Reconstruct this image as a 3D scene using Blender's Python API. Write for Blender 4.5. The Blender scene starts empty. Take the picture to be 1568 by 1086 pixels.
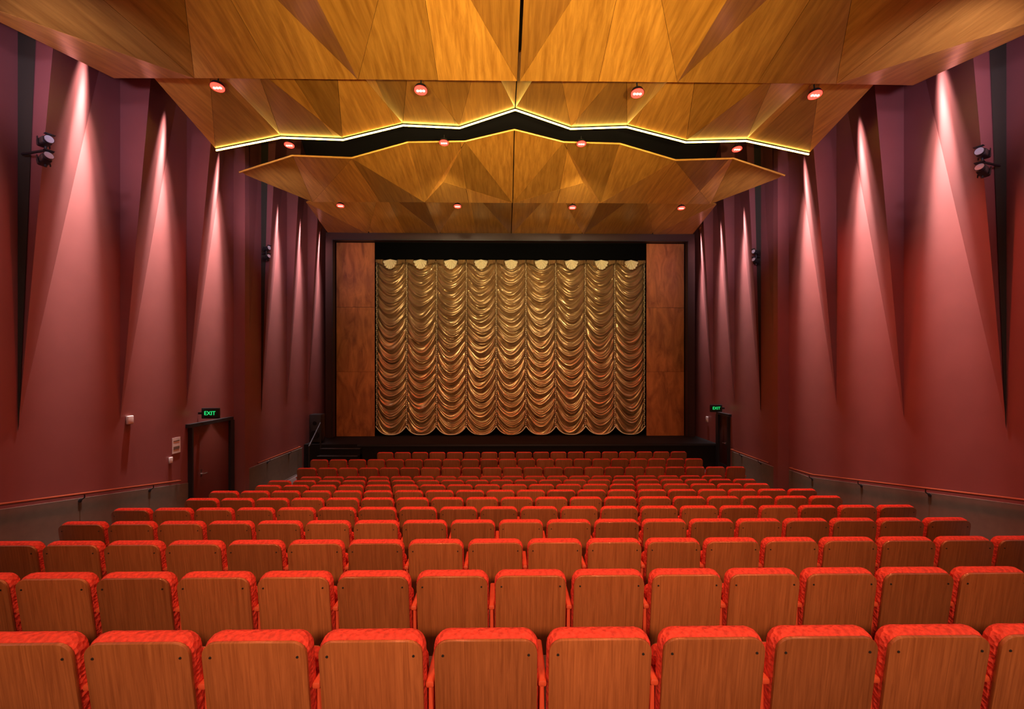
import bpy, math, random
from mathutils import Vector, Matrix, Euler
random.seed(7)
CZ = 3.57            # camera height above the front floor
scene = bpy.context.scene
scene.view_settings.view_transform = 'Standard'
COL = scene.collection

# ------------------------------------------------------------------ materials
def new_mat(name):
    m = bpy.data.materials.new(name); m.use_nodes = True
    nt = m.node_tree
    return m, nt, nt.nodes['Principled BSDF']

def plain(name, col, rough=0.6, metal=0.0, spec=0.5, noise=0.0, nscale=8, bump=0.0, bscale=200, emit=None, estr=0):
    m, nt, b = new_mat(name)
    b.inputs['Base Color'].default_value = (*col, 1)
    b.inputs['Roughness'].default_value = rough
    b.inputs['Metallic'].default_value = metal
    b.inputs['Specular IOR Level'].default_value = spec
    tc = nt.nodes.new('ShaderNodeTexCoord')
    if noise > 0:
        n = nt.nodes.new('ShaderNodeTexNoise'); n.inputs['Scale'].default_value = nscale; n.inputs['Detail'].default_value = 4
        nt.links.new(tc.outputs['Object'], n.inputs['Vector'])
        r = nt.nodes.new('ShaderNodeValToRGB')
        r.color_ramp.elements[0].position = 0.3; r.color_ramp.elements[1].position = 0.7
        r.color_ramp.elements[0].color = (*[c*(1-noise) for c in col], 1)
        r.color_ramp.elements[1].color = (*[min(1, c*(1+noise)) for c in col], 1)
        nt.links.new(n.outputs['Fac'], r.inputs['Fac']); nt.links.new(r.outputs['Color'], b.inputs['Base Color'])
    if bump > 0:
        v = nt.nodes.new('ShaderNodeTexVoronoi'); v.inputs['Scale'].default_value = bscale
        nt.links.new(tc.outputs['Object'], v.inputs['Vector'])
        bp = nt.nodes.new('ShaderNodeBump'); bp.inputs['Strength'].default_value = bump; bp.inputs['Distance'].default_value = 0.01
        nt.links.new(v.outputs['Distance'], bp.inputs['Height']); nt.links.new(bp.outputs['Normal'], b.inputs['Normal'])
    if emit:
        b.inputs['Emission Color'].default_value = (*emit, 1); b.inputs['Emission Strength'].default_value = estr
    return m

def wood(name, dark, light, scale, rough=0.35, coat=0.3, per_object=False, vary=0.35, dist=0.9):
    m, nt, b = new_mat(name); N = nt.nodes; L = nt.links
    tc = N.new('ShaderNodeTexCoord'); mp = N.new('ShaderNodeMapping')
    mp.inputs['Scale'].default_value = scale
    L.new(tc.outputs['Object'], mp.inputs['Vector'])
    if per_object:
        info = N.new('ShaderNodeObjectInfo'); rnd = info.outputs['Random']
    else:
        info = N.new('ShaderNodeNewGeometry'); rnd = info.outputs['Random Per Island']
    mul = N.new('ShaderNodeMath'); mul.operation = 'MULTIPLY'; mul.inputs[1].default_value = 37.0
    L.new(rnd, mul.inputs[0])
    cmb = N.new('ShaderNodeCombineXYZ'); L.new(mul.outputs[0], cmb.inputs[0]); L.new(mul.outputs[0], cmb.inputs[1]); L.new(mul.outputs[0], cmb.inputs[2])
    L.new(cmb.outputs[0], mp.inputs['Location'])
    n = N.new('ShaderNodeTexNoise'); n.inputs['Scale'].default_value = 1.0; n.inputs['Detail'].default_value = 7
    n.inputs['Roughness'].default_value = 0.62; n.inputs['Distortion'].default_value = dist
    L.new(mp.outputs[0], n.inputs['Vector'])
    r = N.new('ShaderNodeValToRGB')
    r.color_ramp.elements[0].position = 0.3; r.color_ramp.elements[0].color = (*dark, 1)
    r.color_ramp.elements[1].position = 0.68; r.color_ramp.elements[1].color = (*light, 1)
    L.new(n.outputs['Fac'], r.inputs['Fac'])
    hs = N.new('ShaderNodeHueSaturation')
    mr = N.new('ShaderNodeMapRange'); mr.inputs['To Min'].default_value = 1-vary; mr.inputs['To Max'].default_value = 1+vary*0.5
    L.new(rnd, mr.inputs['Value']); L.new(mr.outputs[0], hs.inputs['Value'])
    L.new(r.outputs['Color'], hs.inputs['Color']); L.new(hs.outputs['Color'], b.inputs['Base Color'])
    b.inputs['Roughness'].default_value = rough
    b.inputs['Coat Weight'].default_value = coat; b.inputs['Coat Roughness'].default_value = 0.18
    bp = N.new('ShaderNodeBump'); bp.inputs['Strength'].default_value = 0.08; bp.inputs['Distance'].default_value = 0.01
    L.new(n.outputs['Fac'], bp.inputs['Height']); L.new(bp.outputs['Normal'], b.inputs['Normal'])
    return m

M_WALL  = plain('mauve_paint', (0.26, 0.082, 0.072), 0.40, noise=0.05, nscale=2)
M_SLOT  = plain('slot_dark', (0.050, 0.042, 0.028), 0.9, spec=0.1)
M_DADO  = plain('taupe_paint', (0.17, 0.135, 0.095), 0.6, noise=0.08)
M_FLOOR = plain('carpet', (0.12, 0.085, 0.07), 0.95, noise=0.3, nscale=60)
M_CEILB = plain('ceiling_black', (0.012, 0.010, 0.010), 0.9)
M_WOODC = wood('ceiling_veneer', (0.32, 0.130, 0.016), (0.58, 0.275, 0.042), (14, 0.9, 5), 0.30, 0.35, vary=0.42, dist=0.4)
M_WOODP = wood('panel_veneer', (0.20, 0.058, 0.015), (0.54, 0.19, 0.05), (3.4, 3.4, 1.0), 0.4, 0.2, vary=0.15)
M_WOODS = wood('seat_veneer', (0.225, 0.066, 0.020), (0.38, 0.128, 0.042), (70, 8, 2.4), 0.30, 0.45, per_object=True, vary=0.28)
M_FAB   = plain('red_upholstery', (0.66, 0.050, 0.028), 0.85, bump=1.0, bscale=42, noise=0.28, nscale=40)
M_ARM   = plain('armrest_red', (0.56, 0.075, 0.03), 0.45)
M_BLK   = plain('black_metal', (0.018, 0.017, 0.017), 0.45)
M_STAGE = plain('stage_black', (0.010, 0.008, 0.007), 0.8, spec=0.2)
M_VELV  = plain('black_velvet', (0.003, 0.003, 0.003), 1.0, spec=0.0)
M_FRAME = plain('dark_frame', (0.04, 0.014, 0.010), 0.5)
M_GOLD  = plain('brass_edge', (0.85, 0.48, 0.09), 0.35, metal=0.4)
M_LED   = plain('led_gold', (1, 0.8, 0.3), 0.5, emit=(1.0, 0.62, 0.10), estr=18)
M_LENSR = plain('lens_red', (0.8, 0.02, 0.02), 0.4, emit=(1.0, 0.03, 0.018), estr=6)
M_LENSW = plain('lens_hot', (1, 0.6, 0.5), 0.4, emit=(1.0, 0.30, 0.22), estr=5)
M_STEEL = plain('steel', (0.6, 0.6, 0.6), 0.25, metal=1)
M_NOSE  = plain('step_nosing', (0.16, 0.15, 0.14), 0.5, metal=0.5)
M_GLASS = plain('lamp_glass', (0.75, 0.77, 0.8), 0.3, metal=0.3)
M_RAIL  = plain('timber_rail', (0.22, 0.045, 0.018), 0.3)
M_DOOR  = plain('door_paint', (0.15, 0.036, 0.026), 0.35)
M_DOORK = plain('door_dark', (0.05, 0.015, 0.012), 0.35)
M_WHITE = plain('white_plastic', (0.75, 0.68, 0.62), 0.5)
M_GREEN = plain('exit_green', (0.02, 0.6, 0.15), 0.5, emit=(0.02, 0.8, 0.2), estr=1.0)
M_GRNBG = plain('exit_panel', (0.005, 0.05, 0.015), 0.4)
M_CREAM = plain('cream_satin', (0.80, 0.72, 0.46), 0.5)
M_CORD  = plain('ruched_cord', (0.60, 0.46, 0.26), 0.45)

def curtain_mat():
    m, nt, b = new_mat('gold_satin'); N = nt.nodes; L = nt.links
    tc = N.new('ShaderNodeTexCoord'); n = N.new('ShaderNodeTexNoise'); n.inputs['Scale'].default_value = 3
    n.inputs['Detail'].default_value = 5; L.new(tc.outputs['Object'], n.inputs['Vector'])
    r = N.new('ShaderNodeValToRGB')
    r.color_ramp.elements[0].position = .3; r.color_ramp.elements[0].color = (0.30, 0.18, 0.066, 1)
    r.color_ramp.elements[1].position = .7; r.color_ramp.elements[1].color = (0.44, 0.29, 0.125, 1)
    L.new(n.outputs['Fac'], r.inputs['Fac']); L.new(r.outputs['Color'], b.inputs['Base Color'])
    b.inputs['Roughness'].default_value = 0.28; b.inputs['Metallic'].default_value = 0.62
    b.inputs['Sheen Weight'].default_value = 0.1
    return m
M_CURT = curtain_mat()

# ------------------------------------------------------------------ mesh builder
class MB:
    def __init__(s): s.v = []; s.f = []; s.m = []; s.mats = []
    def mi(s, mat):
        if mat not in s.mats: s.mats.append(mat)
        return s.mats.index(mat)
    def add(s, verts, faces, mat, M=None):
        o = len(s.v); k = s.mi(mat)
        for p in verts:
            p = Vector(p)
            if M is not None: p = M @ p
            s.v.append(p)
        for f in faces: s.f.append([o+i for i in f]); s.m.append(k)
    def box(s, c, d, mat, M=None, bev=0.0):
        cx, cy, cz = c; x, y, z = [a/2 for a in d]
        if bev <= 0:
            vs = [(cx+i*x, cy+j*y, cz+k*z) for i in (-1, 1) for j in (-1, 1) for k in (-1, 1)]
            fs = [(0,1,3,2),(4,6,7,5),(0,4,5,1),(2,3,7,6),(0,2,6,4),(1,5,7,3)]
            s.add(vs, fs, mat, M)
        else:
            T = Matrix.Translation((cx, cy-y, cz))
            s.rprism(d[0], d[2], bev*1.5, d[1], bev, mat, (M @ T) if M is not None else T)
    def rprism(s, w, h, r, t, b, mat, M=None, rb=None, seg=5):
        """rounded rectangle in XZ (centred), extruded +Y by t, bevel b; rb = bottom corner radius"""
        rb = r if rb is None else rb
        def ring(ins, y):
            pts = []
            for (sx, sz, a0, rr) in ((1, 1, 0, r), (-1, 1, 90, r), (-1, -1, 180, rb), (1, -1, 270, rb)):
                q = max(rr-ins, 0.001)
                cx = sx*(w/2-ins-q); cz = sz*(h/2-ins-q)
                for i in range(seg+1):
                    a = math.radians(a0+90*i/seg)
                    pts.append((cx+q*math.cos(a), y, cz+q*math.sin(a)))
            return pts
        rings = [ring(b, 0), ring(b*0.3, b*0.3), ring(0, b), ring(0, t-b), ring(b*0.3, t-b*0.3), ring(b, t)]
        n = len(rings[0]); vs = [p for q in rings for p in q]; fs = []
        for k in range(len(rings)-1):
            for i in range(n):
                j = (i+1) % n
                fs.append((k*n+i, k*n+j, (k+1)*n+j, (k+1)*n+i))
        fs.append(list(range(n))[::-1]); fs.append([(len(rings)-1)*n+i for i in range(n)])
        s.add(vs, fs, mat, M)
    def cyl(s, p0, p1, r0, mat, r1=None, n=16, M=None, caps=True):
        r1 = r0 if r1 is None else r1
        p0 = Vector(p0); p1 = Vector(p1); d = (p1-p0).normalized()
        a = d.orthogonal().normalized(); b = d.cross(a)
        vs = []
        for p, r in ((p0, r0), (p1, r1)):
            for i in range(n):
                t = 2*math.pi*i/n; vs.append(p+a*math.cos(t)*r+b*math.sin(t)*r)
        fs = [(i, (i+1) % n, n+(i+1) % n, n+i) for i in range(n)]
        if caps: fs += [list(range(n))[::-1], [n+i for i in range(n)]]
        s.add(vs, fs, mat, M)
    def tube(s, pts, r, mat, n=8):
        for a, b in zip(pts[:-1], pts[1:]): s.cyl(a, b, r, mat, n=n)
    def mesh(s, name, smooth=True, ang=35):
        me = bpy.data.meshes.new(name)
        me.from_pydata([tuple(p) for p in s.v], [], s.f)
        for mt in s.mats: me.materials.append(mt)
        me.polygons.foreach_set('material_index', s.m)
        me.update()
        import bmesh
        bm = bmesh.new(); bm.from_mesh(me); bmesh.ops.recalc_face_normals(bm, faces=bm.faces); bm.to_mesh(me); bm.free()
        if smooth:
            me.polygons.foreach_set('use_smooth', [True]*len(me.polygons))
            me.set_sharp_from_angle(angle=math.radians(ang))
        me.update()
        return me
    def obj(s, name, smooth=True, ang=35, parent=None, loc=None):
        ob = bpy.data.objects.new(name, s.mesh(name, smooth, ang)); COL.objects.link(ob)
        if parent: ob.parent = parent
        if loc: ob.location = loc
        return ob

def Z(z): return z+CZ

# ------------------------------------------------------------------ rows & floor
ROWS = []
for i in range(10): ROWS.append((2.13+0.985*i, -(1.26+0.1545*i)-0.03))
ROWS += [(12.0, -2.69), (13.1, -2.69), (14.2, -2.69)]
SEAT_H = 0.88
def tier_z(i): return -(1.26+0.1545*i)-0.03-SEAT_H
prof = []   # (y0,y1,z)
for i in range(-6, 9): 
    d = 2.13+0.985*i; prof.append((d-0.25, d+0.735, tier_z(i)))
prof.append((2.13+0.985*9-0.25, 18.4, -3.57))
mb = MB()
W = 7.9
for k, (y0, y1, z) in enumerate(prof):
    mb.add([(-W, y0, Z(z)), (W, y0, Z(z)), (W, y1, Z(z)), (-W, y1, Z(z))], [(0, 1, 2, 3)], M_FLOOR)
    if k+1 < len(prof):
        z2 = prof[k+1][2]
        mb.add([(-W, y1, Z(z)), (W, y1, Z(z)), (W, y1, Z(z2)), (-W, y1, Z(z2))], [(0, 1, 2, 3)], M_FLOOR)
# underside
y0 = prof[0][0]
mb.add([(-W, y0, -0.15), (W, y0, -0.15), (W, 18.4, -0.15), (-W, 18.4, -0.15)], [(0, 1, 2, 3)], M_FLOOR)
mb.obj('floor', smooth=False)
def rake(y):      # smooth rake line of the floor
    return -min(0.925+0.1569*y+0.90, 3.57)

# ------------------------------------------------------------------ side walls (folded plaster)
S1 = [-3.77+1.75*i for i in range(9)]+[11.97]
def build_wall(sx, name):
    mb = MB(); ZT = 7.3; ZR = 6.0
    def panel(y0, y1, base, inner, zA, ret=True, slot=False):
        k = (ZT-zA)/(ZR-zA); xi = base-(base-inner)*k      # inner edge carried up to the slab
        P = lambda x, y, z: (sx*x, y, Z(z))
        A, A2, I, O = P(base, y0, zA), P(base, y1, zA), P(xi, y0, ZT), P(base, y1, ZT)
        mb.add([A, O, I], [(0, 1, 2)], M_WALL)
        mb.add([P(base, y0, -3.75), P(base, y1, -3.75), A2, O, A], [(0, 1, 2, 3, 4)], M_WALL)
        if ret:
            mb.add([A, P(base, y0, ZT), I], [(0, 1, 2)], M_WALL)
            if slot:   # dark vertical service slot on the return
                w = (base-inner)*0.50*k
                mb.add([P(base-0.004, y0-0.012, zA-0.1), P(base-0.02, y0-0.012, zA), P(base-w, y0-0.012, ZT), P(base-0.004, y0-0.012, ZT)], [(0, 1, 2, 3)], M_SLOT)
    for i in range(len(S1)-1):
        panel(S1[i], S1[i+1], 7.42, 6.80, -0.85-0.12*(i % 2), slot=(abs(S1[i]-6.73) < 0.05))
    # pilaster between the two wall sections
    mb.box((sx*7.45, 12.07, Z(1.8)), (0.66, 0.2, 11.2), M_WALL)
    panel(12.17, 12.95, 7.22, 7.10, -1.2, ret=False)
    panel(12.95, 14.45, 7.22, 6.83, -1.2, slot=True)
    panel(14.45, 15.95, 7.22, 6.83, -1.2)
    panel(15.95, 17.6, 7.22, 6.83, -1.2)
    # outer skin
    mb.add([(sx*7.9, -3.8, Z(-3.8)), (sx*7.9, 18.4, Z(-3.8)), (sx*7.9, 18.4, Z(7.3)), (sx*7.9, -3.8, Z(7.3))], [(0, 1, 2, 3)], M_WALL)
    ob = mb.obj(name, smooth=False)
    # dado following the rake
    db = MB()
    for (a, b, base) in ((-3.7, 11.95, 7.42), (12.18, 14.6 if sx > 0 else 15.5, 7.22)):
        n = 20; vs = []
        for i in range(n+1):
            y = a+(b-a)*i/n
            top = rake(y)+0.82
            vs += [(sx*(base-0.012), y, Z(rake(y)-0.35)), (sx*(base-0.012), y, Z(top)), (sx*base, y, Z(top))]
        fs = []
        for i in range(n):
            if sx < 0 and a < 0 and 10.25 < a+(b-a)*(i+.5)/n < 11.9: continue
            fs += [(3*i, 3*i+3, 3*i+4, 3*i+1), (3*i+1, 3*i+4, 3*i+5, 3*i+2)]
        db.add(vs, fs, M_DADO)
    db.obj('baseboard_right' if sx > 0 else 'baseboard_left', smooth=False)
build_wall(-1, 'wall_left'); build_wall(1, 'wall_right')

mb = MB(); mb.box((0, -3.9, Z(1.8)), (16, 0.2, 11.2), M_WALL); mb.obj('wall_back', smooth=False)
mb = MB(); mb.box((0, 18.5, Z(1.8)), (16, 0.2, 11.2), M_STAGE); mb.obj('wall_front', smooth=False)
mb = MB(); mb.box((0, 7.3, Z(7.4)), (16, 22.6, 0.2), M_CEILB); mb.obj('ceiling', smooth=False)

# ------------------------------------------------------------------ faceted timber ceiling
def clip(poly, x, keep_less):
    out = []
    for i in range(len(poly)):
        a, b = poly[i], poly[(i+1) % len(poly)]
        ia = (a.x <= x) if keep_less else (a.x >= x); ib = (b.x <= x) if keep_less else (b.x >= x)
        if ia: out.append(a)
        if ia != ib:
            t = (x-a.x)/(b.x-a.x); out.append(a+(b-a)*t)
    return out
def area(poly):
    s = Vector((0, 0, 0))
    for i in range(1, len(poly)-1): s += (poly[i]-poly[0]).cross(poly[i+1]-poly[0])
    return s.length/2
def cloud(name, polys, sheet=1.325, gap=0.008, thick=0.03):
    mb = MB()
    for sx in (1, -1):
        for P in polys:
            P = [Vector((p[0], p[1], Z(p[2]))) for p in P]
            x = 0.0
            while x < 8:
                q = clip(clip(P, x, False), x+sheet, True)
                x += sheet
                if len(q) < 3 or area(q) < 0.01: continue
                c = sum(q, Vector())/len(q)
                R = sum(((p-c).length for p in q))/len(q)
                q = [c+(p-c)*(1-gap/R) for p in q]
                q = [Vector((p.x*sx, p.y, p.z)) for p in q]
                n = len(q)
                up = [p+Vector((0, 0, thick)) for p in q]
                mb.add(q+up, [list(range(n)), [n+i for i in range(n)][::-1]]+[(i, (i+1) % n, n+(i+1) % n, n+i) for i in range(n)], M_WOODC)
    return mb.obj(name, smooth=False)

# A : nearest cloud, pyramidal folds
A = []
def cell(x0, x1, y0, y1, z00, z10, z01, z11, zc, cx=None):
    a = (x0, y0, z00); b = (x1, y0, z10); c = (x1, y1, z11); d = (x0, y1, z01); m = (cx if cx else (x0+x1)/2, y0+(y1-y0)*0.52, zc)
    A.extend([[a, b, m], [b, c, m], [c, d, m], [d, a, m]])
e0 = 0.02
cell(e0, 2.64, 2.6, 7.4, 4.75, 4.75, 4.73, 4.73, 5.44)
cell(2.64, 5.3, 2.6, 7.4, 4.75, 4.50, 4.73, 4.73, 5.32)
cell(e0, 2.64, -3.4, 2.6, 4.6, 4.6, 4.75, 4.75, 5.1)
cell(2.64, 5.3, -3.4, 2.6, 4.6, 4.4, 4.75, 4.50, 5.0)
A.extend([[(5.3, 7.4, 4.73), (6.6, 7.4, 4.72), (6.6, 5.0, 4.20)], [(5.3, 7.4, 4.73), (6.6, 5.0, 4.20), (5.3, 2.6, 4.50)],
          [(5.3, 2.6, 4.5), (6.6, 5.0, 4.20), (6.6, 2.6, 3.95)], [(5.3, 2.6, 4.5), (6.6, 2.6, 3.95), (6.6, -3.4, 3.9)], [(5.3, 2.6, 4.5), (6.6, -3.4, 3.9), (5.3, -3.4, 4.4)]])
cloud('ceiling_cloud_rear', A)
# B : arched far edge
BN = [(0.01, 9.9, 5.74), (1.23, 9.9, 5.33), (2.48, 9.9, 5.38), (3.8, 9.9, 5.05), (5.15, 9.9, 5.09), (6.57, 9.9, 4.80)]
BP = [(0.01, 7.6, 5.35), (0.62, 7.6, 5.50), (1.85, 7.6, 5.22), (3.1, 7.6, 5.46), (4.4, 7.6, 5.02), (5.2, 7.6, 5.14), (6.15, 7.6, 4.90)]
B = [[BP[0], BN[0], BP[1]], [BP[1], BN[0], BN[1]], [BP[1], BN[1], BP[2]], [BP[2], BN[1], BN[2]], [BP[2], BN[2], BP[3]], [BP[3], BN[2], BN[3]],
     [BP[3], BN[3], BP[4]], [BP[4], BN[3], BN[4]], [BP[4], BN[4], BP[5]], [BP[5], BN[4], BN[5]], [BP[5], BN[5], BP[6]]]
cloud('ceiling_cloud_middle', B)
# C
CN = [(0.01, 10.9, 5.77), (1.2, 10.9, 5.48), (2.57, 10.9, 5.45), (3.93, 10.9, 5.06), (5.35, 10.9, 5.11), (6.62, 10.9, 4.70)]
CF = [(0.01, 13.4, 4.92), (2.63, 13.4, 4.93), (5.95, 13.4, 4.92)]
CM = [(0.62, 12.0, 5.62), (2.3, 12.1, 5.48), (1.9, 12.2, 5.05)]
C = [[CN[0], CN[1], CF[0]], [CN[1], CF[0], CM[2]], [CF[0], CF[1], CM[2]], [CN[1], CM[2], CF[1]], [CN[1], CN[2], CF[1]], [CN[2], CN[3], CF[1]], [CN[3], CF[1], CF[2]], [CN[3], CN[4], CF[2]], [CN[4], CN[5], CF[2]]]
cloud('ceiling_cloud_front', C, sheet=1.315)
# D
DN = [(0.01, 13.75, 5.15), (1.35, 13.75, 5.55), (2.7, 13.75, 5.15), (4.05, 13.75, 5.5), (6.3, 13.75, 5.04)]
DF = [(0.01, 17.1, 5.08), (2.75, 17.1, 5.08), (5.45, 17.1, 5.08), (6.95, 17.1, 5.10)]
D = [[DN[0], DF[0], DN[1]], [DN[1], DF[0], DF[1]], [DN[1], DF[1], DN[2]], [DN[2], DF[1], DN[3]], [DN[3], DF[1], DF[2]], [DN[3], DF[2], DN[4]], [DN[4], DF[2], DF[3]]]
cloud('ceiling_cloud_proscenium', D, sheet=1.34)

def edge_pts(nodes, dy=0, dz=0):
    L = [(-n[0], n[1]+dy, Z(n[2])+dz) for n in nodes[::-1]]+[(n[0], n[1]+dy, Z(n[2])+dz) for n in nodes]
    return L
mb = MB(); mb.tube(edge_pts(BN, 0.03, -0.03), 0.018, M_LED); mb.obj('led_strip_light')
mb = MB(); mb.tube(edge_pts(CN, -0.03, 0.0), 0.024, M_GOLD); mb.obj('trim_1')
# dark bridge / lighting bar in the gap
mb = MB()
for y in (10.25, 10.55): mb.cyl((-6.7, y, Z(6.15)), (6.7, y, Z(6.15)), 0.03, M_BLK, n=10)
for i in range(12): 
    x = -6.5+i*13/11; mb.cyl((x, 10.4, Z(6.15)), (x, 10.4, Z(7.29)), 0.015, M_BLK, n=8); mb.cyl((x, 10.25, Z(6.15)), (x, 10.55, Z(6.15)), 0.015, M_BLK, n=8)
mb.obj('lighting_truss')

# ------------------------------------------------------------------ lights helper
def spot(name, loc, target, energy, col, ang, blend=0.8, r=0.05):
    l = bpy.data.lights.new(name, 'SPOT'); l.energy = energy; l.color = col; l.spot_size = math.radians(ang); l.spot_blend = blend
    l.shadow_soft_size = r
    ob = bpy.data.objects.new(name, l); COL.objects.link(ob)
    loc = Vector((loc[0], loc[1], Z(loc[2]))); target = Vector((target[0], target[1], Z(target[2])))
    ob.location = loc; ob.rotation_euler = (target-loc).to_track_quat('-Z', 'Y').to_euler()
    return ob

# red ceiling lamps (slim round luminaires)
fix = MB()
fix.cyl((0, 0, 0.012), (0, 0, 0.07), 0.115, M_BLK, n=28, r1=0.09)
fix.cyl((0, 0, -0.002), (0, 0, 0.012), 0.105, M_LENSR, n=28)
for dx in (-0.05, 0, 0.05): fix.cyl((dx, 0, -0.010), (dx, 0, -0.002), 0.024, M_LENSW, n=14)
fix.cyl((0, 0, 0.07), (0, 0, 0.2), 0.012, M_BLK, n=8)
fme = fix.mesh('red_spotlight')
LAMPS = [(-5.03, 7.56, 4.68), (-1.64, 7.56, 4.66), (2.02, 7.56, 4.64), (5.06, 7.56, 4.64),
         (-5.2, 10.4, 5.12), (-1.64, 10.4, 5.2), (1.55, 10.4, 5.2), (5.2, 10.4, 5.1),
         (-5.2, 13.6, 4.88), (-1.67, 13.6, 4.88), (1.82, 13.6, 4.86), (5.15, 13.6, 4.86)]
for k, (x, y, z) in enumerate(LAMPS):
    ob = bpy.data.objects.new('red_spotlight', fme); COL.objects.link(ob); ob.location = (x, y, Z(z)); ob.rotation_euler = (math.radians(-8), 0, 0)
    if k < 8:
        spot('red_lamp_beam', (x, y-0.02, z-0.05), (x*0.8, y-2.4, -2.4), 440 if k < 4 else 320, (1.0, 0.13, 0.06), 86, 1.0, 0.08)
    else:
        spot('red_lamp_beam', (x, y-0.02, z-0.05), (x*0.7, y+2.3, -3.2), 330, (1.0, 0.13, 0.06), 74, 1.0, 0.08)
    if abs(x) > 4 and k < 8:     # outer lamps also throw onto the side walls
        s = 1 if x > 0 else -1
        spot('red_wall_beam', (x, y, z-0.08), (s*7.4, y-0.6, -1.8), 560 if s > 0 else 260, (1.0, 0.10, 0.04), 74, 1.0, 0.08)

# wall washers: a wide soft beam and a narrow hot core from each downlight
for sx in (-1, 1):
    for i in range(3, len(S1)-1):
        y = S1[i]+0.95; X = 7.42-0.62*0.4
        spot('wall_washer', (sx*(X-0.24), y, 5.8), (sx*(X+0.30), y-0.20, 2.6), 1900, (1.0, 0.78, 0.80), 32, 1.0, 0.06)
        spot('wall_washer_core', (sx*(X-0.20), y, 5.8), (sx*(X+0.24), y-0.10, 3.0), 7500, (1.0, 0.90, 0.92), 18, 1.0, 0.05)
    for y in (13.75, 15.2, 16.7):
        spot('wall_washer', (sx*6.84, y, 5.6), (sx*7.2, y-0.1, 2.4), 1300, (1.0, 0.80, 0.88), 29, 1.0, 0.05)
        spot('wall_washer_core', (sx*6.86, y, 5.6), (sx*7.25, y-0.05, 3.0), 5000, (0.98, 0.90, 0.98), 18, 1.0, 0.05)
    # cool wash picking up the returns
    for (y, e) in ((1.0, 420), (4.5, 320), (10.0, 260)):
        spot('cool_wash', (sx*5.2, y, 3.4), (sx*7.4, y+5, 5.2), e, (0.72, 0.62, 1.0), 68, 1.0, 0.1)

# added fill spots for seats and ceiling, then the curtain spots
for x in (-3.6, -1.2, 1.2, 3.6):
    for y in (0.6, 3.8):
        spot('overhead_fill', (x, y, 4.2), (x*0.6, y+1.2, -2.5), 100, (1.0, 0.56, 0.32), 90, 1.0, 0.1)  # added warm fill over the seats, no fixture modelled
for x in (-1, 1):
    spot('rear_fill', (x*2.0, -3.0, 1.9), (x*0.9, 5.0, -2.6), 1200, (1.0, 0.54, 0.30), 68, 1.0, 0.2)  # added fill from behind the camera to brighten the seat backs
    spot('ceiling_fill', (x*0.6, -1.0, -0.4), (x*0.9, 8.5, 5.4), 3700, (1.0, 0.74, 0.34), 57, 1.0, 0.12)  # added warm fill near the camera, brightens the ceiling and its folds
    spot('cloud_fill', (x*0.5, 7.9, 3.9), (x*1.6, 12.2, 5.2), 210, (1.0, 0.74, 0.36), 80, 1.0, 0.06)  # added fill hanging free below the clouds, lifts the further facets
    spot('curtain_spot', (x*1.6, 10.6, 4.85), (x*2.6, 17.4, 2.2), 1000, (1.0, 0.82, 0.52), 70, 1.0, 0.08)

# ------------------------------------------------------------------ seats
def seat_mesh(name, both):
    m = MB()
    tilt = math.radians(8)
    H = 0.62
    Mx = Matrix.Translation((0, 0.0, SEAT_H)) @ Matrix.Rotation(tilt, 4, 'X') @ Matrix.Translation((0, 0, -H/2))
    m.rprism(0.508, H, 0.075, 0.09, 0.03, M_FAB, Mx @ Matrix.Translation((0, 0.012, -0.004)), rb=0.03)
    m.rprism(0.494, H-0.014, 0.068, 0.020, 0.004, M_WOODS, Mx @ Matrix.Translation((0, 0.0, -0.006)), rb=0.02)
    for sx in (-1, 1):
        m.cyl((sx*0.205, -0.004, H/2-0.085), (sx*0.205, 0.006, H/2-0.085), 0.006, M_BLK, n=10, M=Mx)
    # tipped-up seat pan: upholstery + timber underside
    Ms = Matrix.Translation((0, 0.225, 0.48)) @ Matrix.Rotation(math.radians(8), 4, 'X')
    m.rprism(0.47, 0.40, 0.05, 0.09, 0.03, M_FAB, Ms)
    m.rprism(0.44, 0.36, 0.05, 0.02, 0.005, M_WOODS, Ms @ Matrix.Translation((0, 0.085, 0)))
    m.box((0, 0.2, 0.32), (0.5, 0.05, 0.05), M_BLK)
    for sx in ((-1, 1) if both else (-1,)):
        x = sx*0.275
        m.box((x, 0.225, 0.625), (0.042, 0.34, 0.032), M_ARM, bev=0.008)
        m.box((x, 0.22, 0.46), (0.026, 0.25, 0.30), M_ARM, bev=0.006)
        m.box((x, 0.22, 0.16), (0.026, 0.07, 0.30), M_BLK)
        m.box((x, 0.22, 0.008), (0.042, 0.26, 0.016), M_BLK)
    return m.mesh(name)
SM = seat_mesh('theater_seat', False); SE = seat_mesh('theater_seat_end', True)
def place(x, y, ztop, end):
    ob = bpy.data.objects.new('theater_seat', SE if end else SM); COL.objects.link(ob); ob.location = (x, y, Z(ztop-SEAT_H))
for i, (y, zt) in enumerate(ROWS):
    if i < 10:
        if i % 2 == 0: xs = [0.245+0.55*k for k in range(-10, 10)]
        else: xs = [-0.035+0.55*k for k in range(-9, 10)]
    elif i == 10: xs = [-5.53+0.55*k for k in range(22)]
    elif i == 11: xs = [-5.65+0.55*k for k in range(21)]
    else: xs = [-4.03+0.55*k for k in range(18)]
    for x in xs: place(x, y, zt, x == xs[-1])

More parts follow.
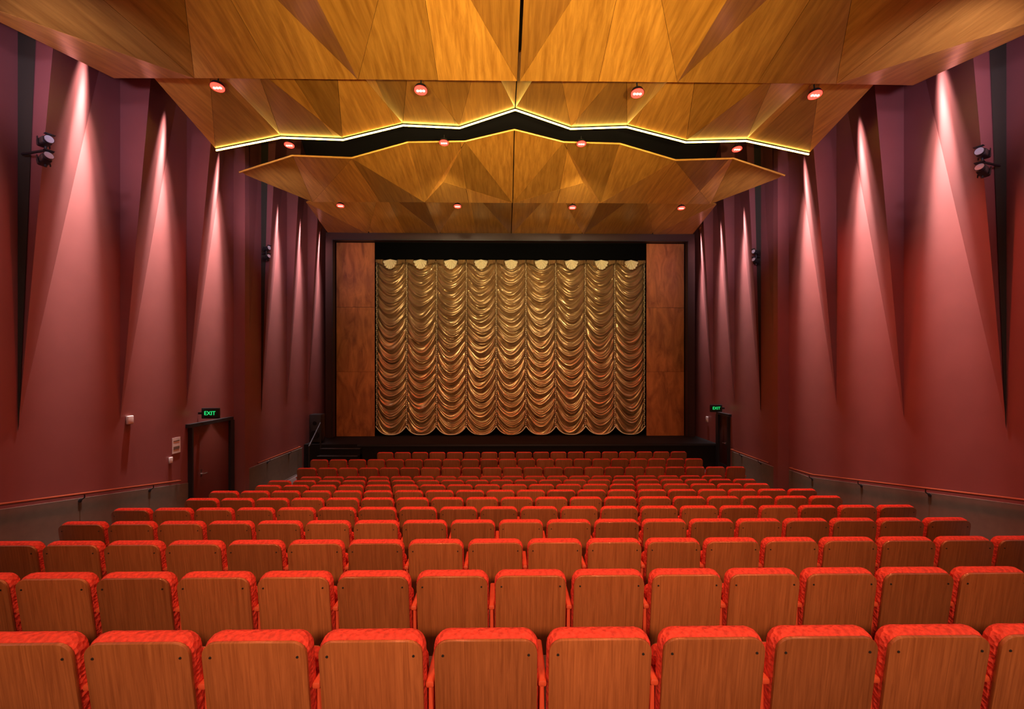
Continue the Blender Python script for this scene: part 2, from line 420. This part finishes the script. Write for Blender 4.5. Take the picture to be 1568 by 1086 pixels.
# ------------------------------------------------------------------ stage, proscenium
mb = MB()
mb.box((0, 16.99, Z(-3.115)), (14.38, 2.78, 0.91), M_STAGE)
mb.box((0.9, 15.585, Z(-2.70)), (12.5, 0.03, 0.06), M_BLK)
mb.obj('stage', smooth=False)
mb = MB()
Yp = 17.15
mb.box((0, Yp, Z(4.965)), (14.0, 0.3, 0.27), M_FRAME)
for sx in (-1, 1):
    mb.box((sx*6.88, Yp, Z(1.09)), (0.26, 0.3, 7.48), M_FRAME)
    mb.box((sx*6.74, Yp-0.17, Z(1.09)), (0.03, 0.04, 7.48), M_BLK)
mb.box((0, Yp-0.17, Z(4.82)), (13.5, 0.04, 0.03), M_BLK)
mb.obj('proscenium_frame', smooth=False)
mb = MB(); mb.box((0, 17.40, Z(4.50)), (10.5, 0.06, 0.62), M_VELV)
mb.box((0, 17.37, Z(4.205)), (10.5, 0.02, 0.02), M_VELV)
mb.obj('curtain_pelmet', smooth=False)
for sx in (-1, 1):
    mb = MB()
    for k in range(3):
        zc = -2.65+7.46*(k+0.5)/3
        mb.box((sx*5.99, 17.34, Z(zc)), (1.46, 0.04, 7.46/3-0.008), M_WOODP)
    mb.obj('timber_panel', smooth=False)

# ------------------------------------------------------------------ festoon curtain
NC = 9; CW = 10.5/NC; X0 = -5.25; ZTOP = 4.17; ZBOT = -2.60
mb = MB(); nu = 32; nv = 620
cols = [(random.uniform(-0.35, 0.35), random.uniform(0, 6)) for _ in range(NC)]
sp = 0.40
def sprof(u): return 1-abs(2*u-1)**2.0
for c in range(NC):
    off, ph = cols[c]
    vs = []
    for j in range(nv+1):
        v = j/nv
        for i in range(nu+1):
            u = i/nu; s = sprof(u)
            zb = ZBOT+0.32*(1-s)**1.4
            z = ZTOP+(zb-ZTOP)*v
            sg = 0.60+0.06*math.sin(z*1.7+ph)
            skew = 0.12*math.sin(z*1.9+ph*2)*(u-0.5)*s
            p = (z+sg*s+skew)/sp+off+0.14*math.sin(z*1.3+ph)
            f = p-math.floor(p)
            main = math.sin(math.pi*f**0.7)**0.9
            p3 = p*3+0.7*math.sin(p*2.1+ph+u*2); f3 = p3-math.floor(p3)
            fine = math.sin(math.pi*f3)
            amp = s**0.5
            y = 17.66-0.15*main*amp-0.050*fine*amp-0.10*s**0.7
            vs.append((X0+CW*(c+u), y, Z(z)))
    fs = [(j*(nu+1)+i, j*(nu+1)+i+1, (j+1)*(nu+1)+i+1, (j+1)*(nu+1)+i) for j in range(nv) for i in range(nu)]
    mb.add(vs, fs, M_CURT)
    # fringe
    for i in range(nu):
        u0, u1 = i/nu, (i+1)/nu
        a = []
        for u in (u0, u1):
            s = sprof(u); a.append((X0+CW*(c+u), 17.46-0.06*s, Z(ZBOT+0.32*(1-s)**1.4)))
        mb.cyl(a[0], a[1], 0.02, M_CREAM, n=6)
    # pleated shell at the head of each swag, with a ruffle either side
    xc = X0+CW*(c+0.5); n = 16; vs = [(xc, 17.38, Z(4.19))]
    for k in range(n+1):
        a = math.pi+math.pi*k/n
        rr = 0.24*(1+0.10*(k % 2))
        vs.append((xc+rr*math.cos(a), 17.34-0.09*(k % 2), Z(4.13)+rr*math.sin(a)*1.35))
    mb.add(vs, [(0, k+1, k+2) for k in range(n)], M_CREAM)
    for sx in (-1, 1):
        m2 = 10; vs = []
        for k in range(m2+1):
            t = k/m2; x = xc+sx*(0.27+0.30*t)
            vs += [(x, 17.37-0.03*(k % 2), Z(4.17)), (x, 17.35-0.03*(k % 2), Z(4.05-0.10*(1-t)**1.5+0.02*(k % 2)))]
        mb.add(vs, [(2*k, 2*k+1, 2*k+3, 2*k+2) for k in range(m2)], M_CURT)
# ruched gathering cords on the seams between the swag columns
for c in range(NC+1):
    x = X0+CW*c; z = 4.1; k = 0
    while z > ZBOT+0.36:
        dx = 0.010*math.sin(k*2.1+c)
        mb.cyl((x+dx, 17.58, Z(z)), (x+dx, 17.57, Z(z-0.045)), 0.014, M_CORD, r1=0.030, n=7, caps=False)
        mb.cyl((x+dx, 17.57, Z(z-0.045)), (x+dx, 17.58, Z(z-0.075)), 0.030, M_CORD, r1=0.014, n=7, caps=False)
        z -= 0.075; k += 1
mb.obj('festoon_curtain', ang=80)

# ------------------------------------------------------------------ stage steps
mb = MB()
for k in range(4):
    y0 = 14.55+0.26*k; h = 0.20*(k+1)
    mb.box((-5.85, (y0+15.57)/2, Z(-3.57+h/2)), (1.35, 15.57-y0, h), M_STAGE)
    mb.box((-5.85, y0+0.02, Z(-3.57+h)), (1.35, 0.04, 0.02), M_NOSE)
for x in (-6.58, ):
    for (y, b) in ((14.6, -3.57), (15.5, -3.57)):
        mb.cyl((x, y, Z(b)), (x, y, Z(-2.55 if y < 15 else -1.9)), 0.025, M_BLK)
    mb.cyl((x, 14.6, Z(-2.55)), (x, 15.5, Z(-1.9)), 0.025, M_BLK)
mb.obj('stage_steps', smooth=False)
# speaker
mb = MB()
mb.box((-6.88, 15.95, Z(-2.13)), (0.40, 0.40, 0.98), M_BLK, bev=0.02)
mb.cyl((-6.88, 15.745, Z(-2.35)), (-6.88, 15.72, Z(-2.35)), 0.15, M_STAGE, n=24)
mb.cyl((-6.88, 15.745, Z(-1.95)), (-6.88, 15.73, Z(-1.95)), 0.07, M_STAGE, n=20)
for sx in (-1, 1): mb.box((-6.88+sx*0.12, 15.95, Z(-2.64)), (0.05, 0.3, 0.04), M_STAGE)
mb.obj('loudspeaker')

# ------------------------------------------------------------------ doors, signs, rails
def door(name, sx, X, y0, y1, ztop, zbot, mat):
    mb = MB(); yc = (y0+y1)/2; w = y1-y0; h = ztop-zbot
    x = sx*(X-0.055)
    mb.box((x, yc, Z(ztop+0.04)), (0.10, w+0.24, 0.08), M_BLK)
    for y in (y0-0.02, y1+0.08): mb.box((x, y, Z((ztop+zbot)/2)), (0.10, 0.04 if y < yc else 0.16, h), M_BLK)
    mb.box((sx*(X-0.026), yc, Z((ztop+zbot)/2)), (0.04, w, h-0.01), mat, bev=0.004)
    mb.box((sx*(X-0.05), yc, Z(zbot+0.15)), (0.006, w-0.06, 0.28), M_STEEL if mat is M_DOOR else M_BLK)
    yh = y0+0.24*w
    mb.cyl((sx*(X-0.045), yh, Z(zbot+1.02)), (sx*(X-0.10), yh, Z(zbot+1.02)), 0.022, M_STEEL)
    mb.cyl((sx*(X-0.10), yh, Z(zbot+1.02)), (sx*(X-0.10), yh+0.13, Z(zbot+1.02)), 0.012, M_STEEL)
    mb.box((sx*(X-0.052), yh, Z(zbot+1.04)), (0.008, 0.05, 0.18), M_STEEL)
    mb.obj(name)
door('door_1', -1, 7.42, 10.30, 11.68, -1.36, -3.52, M_DOOR)
door('door_2', 1, 7.22, 14.75, 15.38, -1.62, -3.56, M_DOORK)

def exit_sign(x, y, z, sx):
    mb = MB()
    mb.box((0, 0, 0), (0.40, 0.07, 0.25), M_BLK, bev=0.01)
    mb.box((0, -0.036, 0), (0.33, 0.006, 0.17), M_GRNBG)
    mb.box((sx*0.24, 0.0, 0.0), (0.10, 0.03, 0.05), M_BLK)
    ob = mb.obj('exit_sign', loc=(x, y, Z(z)))
    cu = bpy.data.curves.new('exit_text', 'FONT'); cu.body = 'EXIT'; cu.size = 0.13; cu.extrude = 0.003; cu.align_x = 'CENTER'; cu.align_y = 'CENTER'
    cu.materials.append(M_GREEN)
    t = bpy.data.objects.new('lettering', cu); COL.objects.link(t); t.parent = ob
    t.location = (0, -0.043, 0); t.rotation_euler = (math.radians(90), 0, 0)
exit_sign(-7.12, 10.6, -1.07, -1)
exit_sign(6.92, 15.1, -1.38, 1)

def rail(name, sx, X, ya, yb, flat=None):
    mb = MB(); n = 12
    pts = []
    for i in range(n+1):
        y = ya+(yb-ya)*i/n
        pts.append((sx*(X-0.09), y, Z((rake(y) if flat is None else flat)+0.90)))
    mb.tube(pts, 0.022, M_RAIL, n=12)
    mb.cyl(pts[-1], (sx*(X-0.01), pts[-1][1], pts[-1][2]), 0.02, M_RAIL)
    k = max(2, int((yb-ya)/1.4))
    for i in range(k):
        y = ya+(yb-ya)*(i+0.5)/k; z = Z((rake(y) if flat is None else flat)+0.90)
        mb.cyl((sx*(X-0.09), y, z-0.02), (sx*(X-0.09), y, z-0.07), 0.009, M_BLK, n=8)
        mb.cyl((sx*(X-0.09), y, z-0.07), (sx*(X-0.012), y, z-0.12), 0.009, M_BLK, n=8)
        mb.cyl((sx*(X-0.02), y, z-0.12), (sx*(X-0.005), y, z-0.12), 0.035, M_BLK, n=14)
    mb.obj(name)
rail('handrail', -1, 7.42, 1.0, 9.9); rail('handrail', 1, 7.42, 1.0, 11.8)
rail('handrail', -1, 7.22, 12.6, 15.2, flat=-3.57); rail('handrail', 1, 7.22, 12.4, 14.5, flat=-3.57)

# wall lamps (pairs of black theatre spots on a bracket)
def stage_lamps(x, y, z, sx, arm):
    mb = MB()
    mb.cyl((sx*arm, 0.12, 0), (-sx*0.02, 0, 0), 0.018, M_BLK)
    mb.cyl((-sx*0.02, 0, -0.24), (-sx*0.02, 0, 0.18), 0.016, M_BLK)
    for dz, tl in ((0.11, -8), (-0.15, -22)):
        M = Matrix.Translation((-sx*0.02, -0.02, dz)) @ Matrix.Rotation(math.radians(sx*-68), 4, 'Z') @ Matrix.Rotation(math.radians(tl), 4, 'X') @ Matrix.Scale(0.88, 4)
        mb.box((0, 0.0, 0), (0.13, 0.20, 0.12), M_BLK, M=M, bev=0.02)
        mb.cyl((0, -0.10, 0), (0, -0.15, 0), 0.06, M_BLK, r1=0.066, n=20, M=M, caps=False)
        mb.cyl((0, -0.11, 0), (0, -0.152, 0), 0.060, M_GLASS, n=20, M=M)
        mb.box((0, -0.17, 0.07), (0.13, 0.06, 0.006), M_BLK, M=M)
        for k in (-1, 1): mb.box((k*0.075, 0.02, 0), (0.008, 0.03, 0.15), M_BLK, M=M)
    mb.obj('wall_spotlight', loc=(x, y, Z(z)))
stage_lamps(-6.86, 6.55, 3.13, -1, 0.44); stage_lamps(6.88, 6.55, 3.05, 1, 0.38)
stage_lamps(-7.02, 12.8, 3.25, -1, 0.16); stage_lamps(7.02, 12.8, 3.2, 1, 0.16)

# small wall things
mb = MB(); mb.box((-7.39, 8.66, Z(-1.0)), (0.05, 0.13, 0.16), M_WHITE, bev=0.01); mb.obj('wall_sensor')
mb = MB(); mb.box((-7.414, 9.9, Z(-1.7)), (0.008, 0.24, 0.34), M_WHITE); mb.box((-7.409, 9.9, Z(-1.6)), (0.004, 0.18, 0.02), M_DADO); mb.box((-7.409, 9.9, Z(-1.75)), (0.004, 0.18, 0.06), M_DADO); mb.obj('notice_sign', smooth=False)
mb = MB(); mb.box((-7.40, 9.72, Z(-1.99)), (0.03, 0.09, 0.13), M_WHITE, bev=0.006); mb.obj('light_switch')
mb = MB(); mb.box((7.18, 16.35, Z(-1.9)), (0.05, 0.13, 0.2), M_WHITE, bev=0.01); mb.obj('wall_intercom')

# ------------------------------------------------------------------ world + camera
w = bpy.data.worlds.new('World'); scene.world = w; w.use_nodes = True
w.node_tree.nodes['Background'].inputs[0].default_value = (0.02, 0.01, 0.01, 1)
cd = bpy.data.cameras.new('Camera'); cd.sensor_width = 36; cd.lens = 36*686/1568; cd.shift_y = 20/1568; cd.clip_start = 0.05
cam = bpy.data.objects.new('Camera', cd); COL.objects.link(cam)
cam.location = (-0.21, 0, CZ); cam.rotation_euler = (math.radians(90), 0, -0.014)
scene.camera = cam
